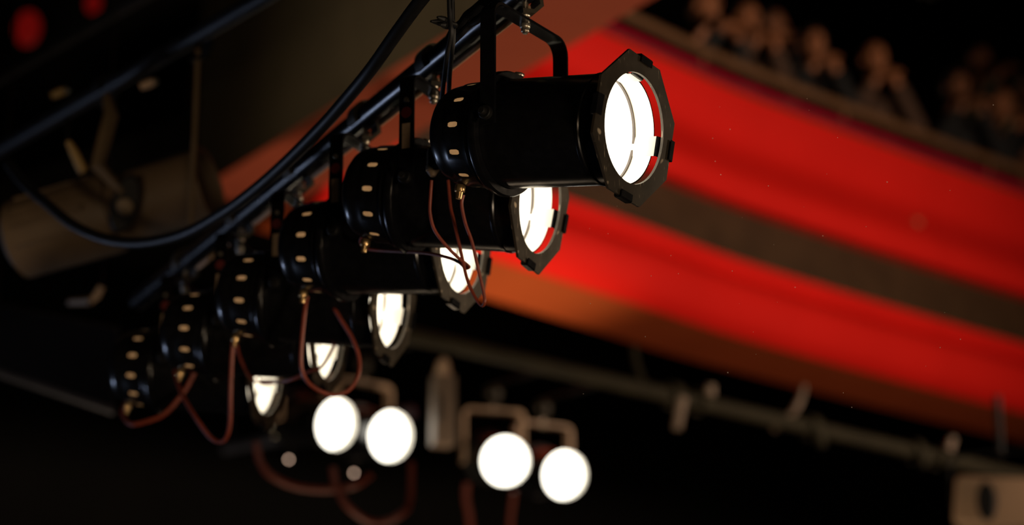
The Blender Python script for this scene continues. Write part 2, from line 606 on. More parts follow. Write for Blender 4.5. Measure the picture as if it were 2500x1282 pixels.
def octagon_frame(R, r_hole, th, x0, a0, seg=64):
    """Octagonal plate with a round hole, in the plane x = x0."""
    bm = bmesh.new()
    th_list = [2 * PI * k / seg for k in range(seg)]

    def oct_r(a):
        q = (a - a0) % (PI / 4) - PI / 8
        return R * math.cos(PI / 8) / math.cos(q)
    rings = []
    for x, fn in ((x0, oct_r), (x0 + th, oct_r), (x0 + th, lambda a: r_hole + 0.0005), (x0, lambda a: r_hole)):
        rings.append([bm.verts.new((x, fn(a0 + a) * math.cos(a0 + a), fn(a0 + a) * math.sin(a0 + a))) for a in th_list])
    for i in range(4):
        a, b = rings[i], rings[(i + 1) % 4]
        for k in range(seg):
            bm.faces.new((a[k], a[(k + 1) % seg], b[(k + 1) % seg], b[k]))
    bmesh.ops.recalc_face_normals(bm, faces=bm.faces)
    return bm


def clip_bm():
    """Bent clip: plate along the inner can wall, out across the gap, folded over the frame edge."""
    w2 = 0.017
    path = [(0.150, 0.0882), (0.2005, 0.0882), (0.2035, 0.0900), (0.2045, 0.0935), (0.2045, 0.1195), (0.2060, 0.1215), (0.2155, 0.1215), (0.2172, 0.1195), (0.2172, 0.1085)]
    bm = bmesh.new()
    th = 0.0016
    rows = []
    n = len(path)
    for i, (x, r) in enumerate(path):
        a, b = path[max(i - 1, 0)], path[min(i + 1, n - 1)]
        t = Vector((b[0] - a[0], b[1] - a[1])).normalized()
        ox, orr = -t.y * th / 2, t.x * th / 2
        rows.append([bm.verts.new((x + s * ox, y, r + s * orr)) for y, s in ((-w2, -1), (w2, -1), (w2, 1), (-w2, 1))])
    for a, b in zip(rows[:-1], rows[1:]):
        for k in range(4):
            f = bm.faces.new((a[k], a[(k + 1) % 4], b[(k + 1) % 4], b[k]))
            f.material_index = 1 if b[0].co.x < 0.2010 and b[0].co.z < 0.09 else 0
    bm.faces.new(rows[0])
    bm.faces.new(rows[-1])
    bmesh.ops.recalc_face_normals(bm, faces=bm.faces)
    return bm


def body_bm(front=0.195, rear=-0.042):
    outer = [(rear, 0.0915), (front - 0.040, 0.0915), (front - 0.038, 0.0932), (front - 0.033, 0.0932), (front - 0.031, 0.0915), (front - 0.003, 0.0915), (front, 0.0922)]
    inner = [(front, 0.0897), (rear, 0.0897)]
    bm = lathe(outer + inner, 64, closed=True)
    for f in bm.faces:
        c = f.calc_center_median()
        if f.normal.dot(Vector((0, c.y, c.z))) < -1e-4:
            f.material_index = 1
    return bm


def hook_bm():
    """Hook clamp round the bar: bar along local X, bar centre at the origin."""
    pts = []
    for k in range(17):
        a = math.radians(-35 + k * 255 / 16)
        pts.append((0.0285 * math.cos(a), 0.0285 * math.sin(a)))
    pts.append((-0.024, -0.030))
    pts.append((-0.010, -0.044))
    pts.append((0.012, -0.046))
    return strap(pts, 0.034, 0.0075)


def yoke_path(hw, top, low=-0.018, r=0.026):
    p = [(-hw, low), (-hw, top - r)]
    p += [(-hw + r - r * math.cos(a), top - r + r * math.sin(a)) for a in [PI / 2 * k / 5 for k in range(1, 6)]]
    q = [(-y, z) for y, z in reversed(p)]
    return p + q


A0 = math.radians(90 + 2)
ME = {
    'body': mesh_of('body', body_bm(), [M['black'], M['alu']]),
    'collar': mesh_of('collar', lathe([(-0.046, 0.0925), (-0.046, 0.1035), (-0.043, 0.1055), (-0.033, 0.1055), (-0.030, 0.1035), (-0.030, 0.0925)], 64, True), M['black']),
    'cap': solid_mesh('rear_cap', cap_bm(), [M['black'], M['cap_in']], 0.0014, -1, 1),
    'reflector': mesh_of('lamp_reflector', lathe([(0.086, 0.0885), (0.070, 0.085), (0.045, 0.072), (0.015, 0.052), (-0.012, 0.034), (-0.030, 0.026), (-0.030, 0.0)], 40), M['cap_in']),
    'lens': mesh_of('lamp_lens', lathe([(0.0865, 0.0885), (0.093, 0.075), (0.098, 0.050), (0.1005, 0.025), (0.101, 0.0)], 40), M['lens']),
    'lens_far': mesh_of('lamp_lens', lathe([(0.164, 0.0885), (0.170, 0.075), (0.175, 0.050), (0.1775, 0.025), (0.178, 0.0)], 40), M['lens_far']),
    'groove': mesh_of('seam_ring', lathe([(0.1550, 0.0899), (0.1550, 0.0876), (0.1595, 0.0876), (0.1595, 0.0899)], 64, True), M['groove']),
    'frame': mesh_of('gel_frame', octagon_frame(0.128, 0.0905, 0.0045, 0.2085, A0), M['frame']),
    'clip': mesh_of('clip', clip_bm(), [M['black'], M['alu']]),
    'yoke': mesh_of('yoke', strap(yoke_path(0.112, 0.198), 0.028, 0.005), M['black']),
    'knob': mesh_of('pivot_knob', join(xform(hexnut(0.012, 0.010, 12), ROT(90, 'X')), xform(hexnut(0.007, 0.012), T((0, -0.008, 0)) @ ROT(90, 'X'))), M['black_matt']),
    'hook': mesh_of('hook_clamp', hook_bm(), M['clamp']),
    'bolt': mesh_of('clamp_bolt', join(xform(hexnut(0.0045, 0.060, 12), T((0, 0, 0))), xform(hexnut(0.0095, 0.008), T((0, 0, -0.016))), xform(hexnut(0.0075, 0.007), T((0, 0, -0.0235))), xform(hexnut(0.0095, 0.008), T((0, 0, 0.004)))), M['zinc']),
    'gland': mesh_of('cable_gland', join(hexnut(0.0095, 0.013), xform(lathe([(0.004, 0.0), (0.004, 0.0065), (0.018, 0.005), (0.018, 0.0)], 12), ROT(90, 'Y'))), M['brass']),
    'rivet': mesh_of('top_bolt', join(hexnut(0.010, 0.006), xform(hexnut(0.006, 0.012), T((0, 0, -0.004)))), M['zinc']),
    'sticker': mesh_of('label_sticker', box(0, 0, 0, 0.0155, 0.0006, 0.047), M['sticker']),
    'hole_light': mesh_of('arm_hole_light', xform(hexnut(0.0045, 0.003, 12), ROT(90, 'X')), M['zinc']),  # pale disc added for the light showing through the arm hole
    'dot': mesh_of('round_sticker', xform(hexnut(0.0105, 0.0006, 20), ROT(90, 'X')), M['dot']),
}


def child(name, key, parent, loc=(0, 0, 0), rot=(0, 0, 0)):
    o = obj(name, ME[key], parent)
    o.location = loc
    o.rotation_euler = rot
    return o


def par_can(pivot, yaw, pitch, label, sticker=True, far=False, group=None, drop=0.26, pipe_ang=PIPE_ANG, glow=0.08, roll=0.0, vent=0.0):
    yaw, pitch = math.radians(yaw), math.radians(pitch)
    t = thing('stage_spotlight', label, 'spotlight', pivot, yaw, group)
    roll, vent = math.radians(roll), math.radians(vent)
    rot = (0, -pitch, 0)
    R = Matrix.Rotation(-pitch, 3, 'Y')
    child('body', 'body', t, rot=rot)
    child('collar', 'collar', t, rot=rot)
    cp = obj('rear_cap', ME['cap'], t)
    cp.matrix_basis = Matrix.Rotation(-pitch, 4, 'Y') @ Matrix.Rotation(vent, 4, 'X')
    child('lamp_reflector', 'reflector', t, rot=rot) if not far else None
    child('lamp_lens', 'lens_far' if far else 'lens', t, rot=rot)
    if not far:
        child('seam_ring', 'groove', t, rot=rot)
        fr = obj('gel_frame', ME['frame'], t)
        fr.matrix_basis = Matrix.Rotation(-pitch, 4, 'Y') @ Matrix.Rotation(roll, 4, 'X')
        for k in range(4):
            c = obj('clip', ME['clip'], t)
            a = A0 - PI / 2 + PI / 8 - PI / 4 + k * PI / 2 + PI
            c.matrix_basis = Matrix.Rotation(-pitch, 4, 'Y') @ Matrix.Rotation(a + roll, 4, 'X')
        g = R @ Vector((-0.118, 0, -0.0925))
        child('cable_gland', 'gland', t, g, rot)
        g = R @ Vector((-0.038, 0.012, 0.1075))
        child('top_bolt', 'rivet', t, g, rot)
        ld = bpy.data.lights.new('lamp_back_glow', 'POINT')
        ld.energy = glow
        ld.color = (1.0, 0.72, 0.45)
        ld.shadow_soft_size = 0.012
        lo = bpy.data.objects.new('lamp_back_glow', ld)
        COL.objects.link(lo)
        lo.parent = t
        lo.location = R @ Vector((-0.062, 0.0, 0.0))
    child('yoke', 'yoke', t)
    for s in (-1, 1):
        child('pivot_knob', 'knob', t, (0, s * 0.119, 0), (0, 0, 0 if s < 0 else PI))
    h = child('hook_clamp', 'hook', t, (0, 0, drop), (0, 0, pipe_ang - yaw))
    child('clamp_bolt', 'bolt', t, (0, 0, 0.208))
    if sticker:
        child('label_sticker', 'sticker', t, (0.0, -0.1150, 0.078), (0, 0.0, 0))
        child('round_sticker', 'dot', t, (0.0, -0.1150, 0.122))
        child('arm_hole_light', 'hole_light', t, (0.0, -0.1160, 0.146))
    return t


LAMPS = [
    # t along bar, drop, yaw, pitch, label, stickers, frame roll, vent roll
    (-0.003, 0.259, -33.2, -9.0, 'nearest and largest lit black spotlight, sharp octagonal frame, topmost in the row', False, 18, 5),
    (0.371, 0.258, -22.5, -10.0, 'second lit spotlight of the row, tan sticker on its bracket, below the largest one', True, 18, 10),
    (0.692, 0.262, -24.5, -6.6, 'third lit spotlight of the row, lens crossed by hanging red-brown cables', True, 16, 0),
    (1.040, 0.273, -16.5, -8.0, 'fourth lit spotlight of the row, slightly blurred, lens clear of cables', True, 18, -8),
    (1.390, 0.263, -14.0, -6.0, 'fifth lit spotlight of the row, its lens inside the round red cable loop', True, 14, 9),
    (1.760, 0.258, -13.5, -6.5, 'last and lowest lit spotlight of the row, farthest left, most blurred', True, 18, -5),
]
for t_, dr, yw, pt_, lb, st, rl_, vt in LAMPS:
    par_can(PIPE_A + PIPE_D * t_ - Vector((0, 0, dr)), yw, pt_, lb, st, group='lit spotlights in a row on the bar', drop=dr, roll=rl_, vent=vt)

# added tan strips as warm rim light under the bar, between the clamps
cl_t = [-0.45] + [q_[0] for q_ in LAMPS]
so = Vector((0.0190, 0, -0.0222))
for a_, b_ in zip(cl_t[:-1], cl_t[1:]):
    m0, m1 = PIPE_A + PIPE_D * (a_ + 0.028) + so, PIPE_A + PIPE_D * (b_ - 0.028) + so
    obj('rim_light_strip', tube([m0, m1], 0.0042, 8), bar, M['tan_strip'])

# ------------------------------------------------------------------ cables of the near row
def cable(label, pts, r, m, name='lamp_cable', cat='cable', group=None, n=10, seg=10):
    o = obj(name, tube([at(*p) for p in pts], r, seg, n), None, m)
    return tag(o, label, cat, group)


RC = M['cable_red']
cable('red-brown cable looping down from the nearest spotlight across the third lens',
      [(1131, 476, 4.12), (1127, 500, 4.12), (1136, 545, 4.12), (1152, 590, 4.12), (1166, 650, 4.12), (1181, 715, 4.12), (1183, 738, 4.12), (1176, 746, 4.13), (1160, 726, 4.14), (1140, 680, 4.15), (1122, 600, 4.16), (1108, 540, 4.17), (1100, 505, 4.18), (1094, 440, 4.19)], 0.0030, RC)
cable('red-brown cable hanging from a black plug beside the second spotlight',
      [(1054, 440, 4.14), (1051, 480, 4.14), (1050, 520, 4.14), (1060, 560, 4.14), (1085, 595, 4.14), (1115, 626, 4.15), (1138, 645, 4.16), (1145, 652, 4.165), (1136, 654, 4.17), (1120, 640, 4.18), (1090, 628, 4.20), (1040, 618, 4.26), (960, 613, 4.40), (905, 609, 4.46), (886, 602, 4.46), (880, 590, 4.45), (884, 579, 4.44)], 0.0030, RC)
cable('red-brown cable forming a round loop around the fifth lens',
      [(750, 724, 4.74), (744, 760, 4.73), (737, 830, 4.72), (735, 890, 4.72), (746, 925, 4.72), (772, 950, 4.72), (812, 964, 4.73), (850, 953, 4.74), (873, 920, 4.75), (877, 880, 4.76), (862, 830, 4.77), (832, 780, 4.78), (812, 745, 4.80), (798, 712, 4.84)], 0.0042, RC)
cable('short red-brown cable running straight down past the right of the round loop',
      [(842, 700, 4.86), (839, 760, 4.86), (833, 800, 4.86), (815, 845, 4.87), (785, 895, 4.88), (752, 908, 4.90), (700, 930, 4.95), (640, 930, 5.05)], 0.0034, RC)
cable('deep red-brown cable loop hanging between the fourth and fifth spotlights',
      [(571, 818, 5.02), (566, 880, 5.02), (563, 960, 5.02), (562, 1030, 5.03), (553, 1068, 5.04), (536, 1079, 5.06), (512, 1066, 5.08), (478, 1020, 5.12), (448, 970, 5.2), (432, 930, 5.28), (426, 906, 5.32)], 0.0044, RC)
cable('thin red-brown cable slanting from the fourth spotlight to the last lens',
      [(573, 822, 5.04), (585, 870, 5.08), (600, 905, 5.14), (612, 922, 5.20), (645, 938, 5.24), (690, 928, 5.26)], 0.0032, RC)
cable('grey-lit red cable curving under the last spotlight at the lower left',
      [(492, 850, 5.42), (482, 890, 5.42), (465, 930, 5.42), (440, 970, 5.42), (400, 1012, 5.42), (355, 1030, 5.43), (322, 1036, 5.45), (306, 1024, 5.5), (298, 1005, 5.56), (305, 985, 5.62)], 0.0050, RC)

BK = M['cable_black']
cable('thick black cable sagging across the upper left of the rig',
      [(1062, -40, 4.0), (1020, 10, 4.03), (965, 85, 4.08), (905, 170, 4.15), (850, 237, 4.24), (790, 305, 4.34), (700, 395, 4.5), (620, 465, 4.65), (540, 522, 4.8), (450, 570, 4.97), (350, 592, 5.1), (260, 584, 5.2), (180, 550, 5.3), (115, 498, 5.4), (62, 452, 5.5), (20, 400, 5.6)], 0.0118, BK, 'power_cable', n=12, seg=16)
cable('black cable dropping beside the bracket of the nearest spotlight, left strand',
      [(1096, -30, 4.03), (1098, 40, 4.03), (1101, 80, 4.03), (1092, 130, 4.05), (1085, 185, 4.08), (1079, 240, 4.12), (1074, 300, 4.18), (1062, 360, 4.2)], 0.0042, BK, 'power_cable')
cable('black cable dropping beside the bracket of the nearest spotlight, right strand',
      [(1104, -30, 4.05), (1105, 40, 4.05), (1107, 85, 4.05), (1103, 130, 4.06), (1098, 180, 4.10), (1096, 230, 4.14), (1098, 290, 4.2), (1095, 370, 4.24)], 0.0042, BK, 'power_cable')

cable('black cable bundled along the top of the bar above the nearest bracket',
      [(1100, 92, 4.10), (1112, 70, 4.09), (1128, 58, 4.08), (1142, 38, 4.07), (1160, 24, 4.05), (1185, 2, 4.03), (1215, -25, 4.0)], 0.0085, BK, 'power_cable')
cable('thin black cable lashed to the bar, beside the bundled one',
      [(1104, 104, 4.10), (1125, 84, 4.08), (1146, 62, 4.07), (1170, 48, 4.05), (1200, 18, 4.03), (1240, -20, 4.0)], 0.0055, BK, 'power_cable')

# plug hanging between the first two spotlights
pl = thing('cable_plug', 'small brown cable plug hanging between the two nearest spotlights', 'plug', at(1057, 412, 4.14))
obj('shell', tube([Vector((0, 0, 0.036)), Vector((0, 0, 0.03)), Vector((0, 0, -0.006)), Vector((0, 0, -0.014))], [0.009, 0.011, 0.011, 0.005], 14), pl, M['spot_body'])
obj('collar', tube([Vector((0, 0, -0.004)), Vector((0, 0, 0.004))], 0.0125, 14), pl, M['zinc'])
# cable tie tails on the bar
tie = thing('cable_tie', 'black cable tie with stray tails around the bar near the top', 'cable tie', at(1098, 62, 4.04))
obj('band', tube([Vector((0.011 * math.cos(k * PI / 8), 0.010 * math.sin(k * PI / 8), 0)) for k in range(16)], 0.0035, 8), tie, M['black_matt'])
for dx, dy in ((-46, -10), (-30, -20), (-24, -2)):
    obj('tail', tube([Vector((0, 0, 0)), (at(1098 + dx * 0.5, 62 + dy * 0.7, 4.03) - tie.location), (at(1098 + dx, 62 + dy, 4.01) - tie.location)], [0.006, 0.0065, 0.002], 8, 4), tie, M['black_matt'])

# ------------------------------------------------------------------ far bar with four lamps aimed at the viewer
FAR_H = at(1050, 830, 8.75).z
far_a, far_b = at(1050, 830, 8.75), at_level(2350, 1130, FAR_H)
far_d = (far_b - far_a).normalized()
fb = obj('lighting_bar', tube([far_a - far_d * 0.55, far_b + far_d * 2.2], 0.030, 20), None, M['truss'])
tag(fb, 'long olive-grey bar running below the red balcony, far behind', 'lighting bar')
far_ang = math.atan2(far_d.y, far_d.x)
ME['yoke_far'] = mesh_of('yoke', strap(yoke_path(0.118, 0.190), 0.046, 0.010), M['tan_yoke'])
for (px, py, zz, th, lb) in (
        (820, 1036, 8.75, 49, 'round glowing white lamp, leftmost of the four discs at the bottom'),
        (953, 1065, 8.80, 40, 'round glowing white lamp, second of the four discs, right of the red loop'),
        (1234, 1126, 9.10, 16, 'round glowing white lamp, third and roundest of the four discs'),
        (1378, 1160, 9.35, 28, 'round glowing white lamp, rightmost and lowest of the four discs')):
    yaw = -90 + th * 0.94
    fw = Vector((math.cos(math.radians(yaw)) * math.cos(math.radians(14)), math.sin(math.radians(yaw)) * math.cos(math.radians(14)), -math.sin(math.radians(14))))
    pv = at(px, py, zz) - fw * 0.19
    t = par_can(pv, yaw, -14, lb, False, True, 'four glowing lamps aimed at the viewer', drop=0.26, pipe_ang=far_ang)
    for c in t.children:
        if c.name.split('.')[0] == 'yoke':
            c.data = ME['yoke_far']
    # hanging rod up to the far bar
    k = (pv - far_a).dot(far_d)
    foot = far_a + far_d * k
    rod = obj('hanger_rod', tube([Vector((0, 0, 0.225)), Vector((0, 0, 0.29)), Matrix.Rotation(-math.radians(yaw), 3, 'Z') @ (foot - pv)], 0.009, 10), t, M['black_matt'])

# grey-brown box hanging between the far lamps
hb = thing('hanging_box', 'tall grey-brown box with a narrow neck hanging between the glowing discs', 'box', at(1080, 1100, 8.7), math.radians(20))
obj('body', box(0, 0, 0.145, 0.080, 0.075, 0.26, 0.008), hb, M['grey_box'])
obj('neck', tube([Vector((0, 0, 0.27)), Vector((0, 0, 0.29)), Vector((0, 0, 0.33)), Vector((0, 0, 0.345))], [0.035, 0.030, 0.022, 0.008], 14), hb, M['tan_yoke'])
obj('hook', tube([Vector((0, 0, 0.34)), Vector((0, 0, 0.42))], 0.006, 8), hb, M['black_matt'])
obj('handle', tube([Vector((-0.03, -0.038, 0.20)), Vector((-0.03, -0.055, 0.18)), Vector((-0.03, -0.055, 0.12)), Vector((-0.03, -0.038, 0.10))], 0.005, 8, 4), hb, M['black_matt'])


def wire(o, p, z1=RZ1 - 0.02):
    """Thin suspension wire from point p up to the ceiling, a part of o."""
    p = Vector(p) - (o.location if o.type == 'EMPTY' else Vector((0, 0, 0)))
    return obj('suspension_wire', tube([p, p + Vector((0, 0, z1 - p.z - (o.location.z if o.type == 'EMPTY' else 0)))], 0.0025, 6), o, M['black_matt'])


wire(bar, PIPE_A - PIPE_D * 1.4 + Vector((0, 0, 0.02)))
wire(fb, far_b + far_d * 2.0)


def px_bar(name, label, a, b, r, m, cat='lighting bar', parts=None):
    o = obj(name, tube([a, b], r, 18), None, m)
    wire(o, a.lerp(b, 0.04), 4.98 if a.y > 9 else RZ1 - 0.02)
    return tag(o, label, cat)


# short cool-lit bar behind the last spotlight
px_bar('lighting_bar', 'short bluish bar behind the last spotlight, left of the glowing discs', at(545, 1096, 9.9), at(1010, 1006, 9.7), 0.026, M['blue_bar'])
# small emissive tips, holders and stems added for blurred bolt glints
for x, y, lb in ((705, 1122, 'small round amber glint below the bluish bar, left one of two'), (864, 1155, 'small round amber glint below the bluish bar, right one of two')):
    i_ = thing('bolt_glint', lb, 'light', at(x, y, 9.76), math.radians(-90), 'two small amber glints')
    obj('added_glint_holder', lathe([(-0.03, 0.0), (-0.03, 0.007), (-0.004, 0.007), (-0.004, 0.009), (0.0, 0.009), (0.0, 0.0)], 14), i_, M['black_matt'])
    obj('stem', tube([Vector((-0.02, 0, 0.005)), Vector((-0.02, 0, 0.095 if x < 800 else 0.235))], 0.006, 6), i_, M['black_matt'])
    obj('glint_tip', lathe([(0.0, 0.0058), (0.004, 0.0045), (0.006, 0.0)], 14), i_, M['glint'])
# thick red cables in the far group
cable('thick dark red cable sagging under the two amber glints', [(625, 1080, 7.0), (634, 1125, 7.0), (660, 1160, 7.0), (720, 1188, 7.05), (800, 1196, 7.1), (865, 1186, 7.1), (905, 1160, 7.15)], 0.011, M['cable_dark'])
cable('thick dark red cable looping down to the bottom edge below the second disc', [(812, 1140, 7.1), (820, 1185, 7.1), (845, 1232, 7.1), (890, 1268, 7.15), (930, 1276, 7.2), (975, 1258, 7.2), (1000, 1225, 7.25), (1005, 1130, 7.3)], 0.011, M['cable_dark'])
cable('dark red cable hanging below the third glowing disc, left', [(1140, 1180, 8.8), (1138, 1215, 8.8), (1146, 1260, 8.8), (1150, 1310, 8.8)], 0.013, M['cable_dark'])
cable('dark red cable hanging below the third glowing disc, right', [(1255, 1200, 9.0), (1250, 1235, 9.0), (1246, 1270, 9.0), (1246, 1310, 9.0)], 0.010, M['cable_dark'])

# clamps and fittings along the far bar
def bar_clamp(x, dy, label, tilt, m, ln=0.10):
    k = (x - 1050) / 1300.0
    base = far_a.lerp(far_b, k) if k < 1 else far_b
    # find the bar point under picture column x
    best, bp = 1e9, None
    for q in range(201):
        p = far_a + far_d * (q * 0.02 - 0.5)
        d = p - CAM
        zc = d.dot(C_F)
        xx = 1250 + F_PX * d.dot(C_R) / zc
        if abs(xx - x) < best:
            best, bp = abs(xx - x), p
    t = thing('bar_clamp', label, 'clamp', bp, far_ang)
    ring = [(0.047 * math.cos(a), 0.047 * math.sin(a)) for a in [math.radians(-60 + 18 * k_) for k_ in range(17)]]
    obj('jaw', strap(ring, 0.05, 0.012), t, M['truss'])
    s = math.sin(math.radians(tilt))
    c = math.cos(math.radians(tilt))
    obj('spigot', tube([Vector((0, -0.05, dy * 0.02)), Vector((s * ln, -0.055, dy * c * ln))], [0.022, 0.018], 12), t, m)
    return t


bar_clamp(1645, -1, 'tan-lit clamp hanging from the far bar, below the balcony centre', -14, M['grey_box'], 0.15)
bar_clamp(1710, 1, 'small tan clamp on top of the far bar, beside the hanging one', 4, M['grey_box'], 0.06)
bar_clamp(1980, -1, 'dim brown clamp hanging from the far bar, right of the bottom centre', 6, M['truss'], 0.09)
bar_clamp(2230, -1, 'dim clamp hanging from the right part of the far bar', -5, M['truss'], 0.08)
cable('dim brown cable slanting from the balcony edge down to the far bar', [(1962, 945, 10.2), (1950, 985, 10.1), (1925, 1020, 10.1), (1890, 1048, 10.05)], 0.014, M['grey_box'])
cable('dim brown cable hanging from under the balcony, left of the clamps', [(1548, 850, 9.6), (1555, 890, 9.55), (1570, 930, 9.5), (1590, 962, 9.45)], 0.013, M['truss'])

# cream lantern at the lower right corner
cl = thing('lantern', 'cream lantern housing with a dark oval knob, lower right corner', 'lantern', at(2450, 1235, 9.0), math.radians(-20))
obj('housing', box(0, 0, 0, 0.34, 0.20, 0.185, 0.022, 3, ROT(7, 'Y')), cl, M['tan_box'])
obj('knob', xform(lathe([(0.0, 0.0), (0.0, 0.058), (0.012, 0.058), (0.018, 0.050), (0.018, 0.0)], 24), T((-0.045, -0.100, 0.0)) @ ROT(-90, 'Z') @ Matrix.Diagonal((1, 0.62, 1.25, 1))), cl, M['black_matt'])
obj('bracket', xform(strap(yoke_path(0.19, 0.20, 0.0), 0.03, 0.006), ROT(90, 'Z')), cl, M['black_matt'])
obj('hanger', tube([Vector((0, 0, 0.19)), Vector((0, 0, 0.42))], 0.014, 10), cl, M['black_matt'])
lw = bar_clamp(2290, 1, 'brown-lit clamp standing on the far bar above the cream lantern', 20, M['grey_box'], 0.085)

# cluster at the upper right edge
tp = thing('hanging_fitting', 'small grey-green fitting poking in at the top right edge', 'fitting', at(2266, -14, 6.5))
for dx, dz, r in ((-0.020, 0.0, 0.014), (0.004, -0.006, 0.016), (0.026, 0.002, 0.013)):
    obj('lobe', tube([Vector((dx, 0, dz + 0.05)), Vector((dx, 0, dz)), Vector((dx * 1.2, 0, dz - 0.012))], [r, r, r * 0.5], 10), tp, M['truss'])
obj('stem', tube([Vector((0, 0, 0.02)), Vector((0, 0, 0.30))], 0.010, 8), tp, M['truss'])

# ------------------------------------------------------------------ upper left: second bar, rod, profile spot
B2_H = at(640, -5, 5.6).z
b2a, b2b = at(640, -5, 5.6), at_level(0, 365, B2_H)
b2d = (b2b - b2a).normalized()
px_bar('lighting_bar', 'dark bar with a faint blue sheen crossing the upper left corner', b2a - b2d * 0.6, b2b + b2d * 0.5, 0.0215, M['steel_far'])
b3 = at_level(330, 0, B2_H + 0.6)
b3b = at_level(0, 188, B2_H + 0.6)
px_bar('lighting_bar', 'unlit black bar at the extreme upper left, above the blue-sheened bar', b3 - (b3b - b3).normalized() * 0.5, b3b + (b3b - b3).normalized() * 0.5, 0.022, M['steel_far'])
rodt = at(480, 84, 5.85)
rod = thing('drop_rod', 'thin brown rod hanging straight down from the dark upper left bar', 'rod', at(466, 548, 5.72))
obj('pole', tube([Vector((0, 0, 0)), Vector((0, 0, B2_H - rod.location.z - 0.02))], 0.0068, 12), rod, M['spot_strap'])
obj('clamp', xform(hook_bm(), T((0, 0, B2_H - rod.location.z)) @ Matrix.Rotation(math.atan2(b2d.y, b2d.x), 4, 'Z')), rod, M['black_matt'])

# profile spot: axis from rear left to front right
ps_r, ps_f = at(30, 590, 6.05), at(512, 448, 5.95)
ax = (ps_f - ps_r)
L = ax.length
ps = thing('profile_spotlight', 'large unlit brown tube-shaped spotlight in the shadows at left', 'spotlight', ps_r.lerp(ps_f, 0.5))
ax.normalize()
q = ax.to_track_quat('X', 'Z').to_matrix().to_4x4()
obj('barrel', xform(lathe([(0.02, 0.0), (0.02, 0.086), (L / 2 - 0.012, 0.090), (L / 2 - 0.01, 0.096), (L / 2, 0.096), (L / 2, 0.080), (L / 2 - 0.03, 0.078), (L / 2 - 0.03, 0.0)], 40), q), ps, M['spot_body'])
obj('rear_housing', xform(lathe([(-L / 2, 0.0), (-L / 2, 0.070), (-L / 2 + 0.02, 0.100), (0.0, 0.104), (0.022, 0.098), (0.022, 0.0)], 40), q), ps, M['spot_body'])
for k in range(4):
    a = math.radians(-50 + 28 * k)
    obj('cooling_rib', xform(box(-0.12, 0, 0.1035, 0.20, 0.006, 0.008, 0.001), q @ Matrix.Rotation(PI / 2 + a, 4, 'X')), ps, M['spot_body'])
pc = at(305, 497, 5.86) - ps.location
qf = (CAM - at(305, 497, 5.86)).normalized().to_track_quat('X', 'Z').to_matrix().to_4x4()
hub = obj('pivot_plate', xform(lathe([(-0.02, 0.0), (-0.02, 0.070), (0.006, 0.074), (0.012, 0.066), (0.012, 0.0)], 32), T(pc) @ qf @ ROT(-12, 'X') @ Matrix.Diagonal((1, 0.45, 1.0, 1))), ps, M['black_matt'])
obj('pivot_knob', xform(lathe([(0.012, 0.0), (0.012, 0.022), (0.030, 0.020), (0.034, 0.0)], 20), T(pc + Vector((0, 0, -0.008))) @ qf), hub, M['spot_strap'])
for (x, y) in ((183, 506), (263, 531)):
    p = at(x, y, 5.93) - ps.location
    kn = obj('shutter_handle', tube([p, p + C_R * 0.018 - C_F * 0.02], [0.010, 0.008], 10), ps, M['black_matt'])
    obj('handle_tip', tube([p + C_R * 0.012 - C_F * 0.022, p + C_R * 0.024 - C_F * 0.03], [0.009, 0.008], 10), kn, M['spot_strap'])
yb = [at(300, 470, 5.85), at(238, 405, 5.85), at(255, 340, 5.86), at(272, 280, 5.88), at(262, 235, 5.95)]
obj('yoke_arm', tube([p - ps.location for p in yb], [0.010, 0.018, 0.018, 0.018, 0.012], 4), ps, M['spot_strap'])
hk = at(256, 222, 6.15) - ps.location
kq = (at(256, 222, 6.15) - b2a).dot(b2d)
hp = b2a + b2d * kq
obj('hook_clamp', xform(hook_bm(), T(hp - ps.location) @ Matrix.Rotation(math.atan2(b2d.y, b2d.x), 4, 'Z')), ps, M['black_matt'])
obj('clamp_arm', tube([hp - ps.location + Vector((0, 0, -0.04)), at(262, 235, 5.95) - ps.location], 0.009, 8), ps, M['black_matt'])

yp = thing('cable_plug', 'dull yellow tapered plug hanging above the unlit tube spotlight', 'plug', at(188, 385, 5.9))
v = at(204, 421, 5.9) - yp.location
u_ = at(166, 345, 5.9) - yp.location
obj('shell', tube([u_, u_ * 0.4, v * 0.6, v], [0.007, 0.011, 0.013, 0.012], 12), yp, M['yellow'])
obj('tail', tube([u_, at(164, 318, 5.92) - yp.location, at(160, 285, 5.98) - yp.location], 0.004, 8, 4), yp, M['black_matt'])
for x, y, z, lb in ((140, 229, 6.3, 'dull yellow connector under the dark upper left bar'), (357, 207, 6.0, 'pale pinkish metal fitting between the rod and the upper left bar')):
    ft = thing('connector', lb, 'connector', at(x, y, z))
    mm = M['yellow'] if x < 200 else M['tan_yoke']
    obj('shell', tube([Vector((-0.015, 0, -0.006)), Vector((0.0, 0, 0)), Vector((0.018, 0, 0.008))], [0.008, 0.011, 0.010], 10), ft, mm)
    obj('cap', tube([Vector((0.018, 0, 0.008)), Vector((0.028, 0, 0.013))], [0.011, 0.006], 10), ft, M['zinc'])

# red gel lanterns deep in the upper left dark
for x, y, z, s, lb in ((68, 70, 13.5, 1.0, 'dark red glowing lantern, out of focus in the upper left corner'), (228, 8, 13.5, 0.6, 'fainter dark red lantern cut by the top edge at upper left')):
    rl = thing('red_lantern', lb, 'lantern', at(x, y, z), math.radians(-90))
    rl.scale = (1, 1, 1.5)
    obj('lens', lathe([(0.0, 0.072 * s), (0.014, 0.050 * s), (0.02, 0.0)], 24), rl, M['lens_red'])
    wire(rl, rl.location + Vector((0, 0.1, 0.05)))
    obj('housing', lathe([(-0.2, 0.0), (-0.2, 0.08 * s), (0.01, 0.086 * s), (0.01, 0.074 * s), (-0.001, 0.074 * s), (-0.001, 0.0)], 24), rl, M['black_matt'])

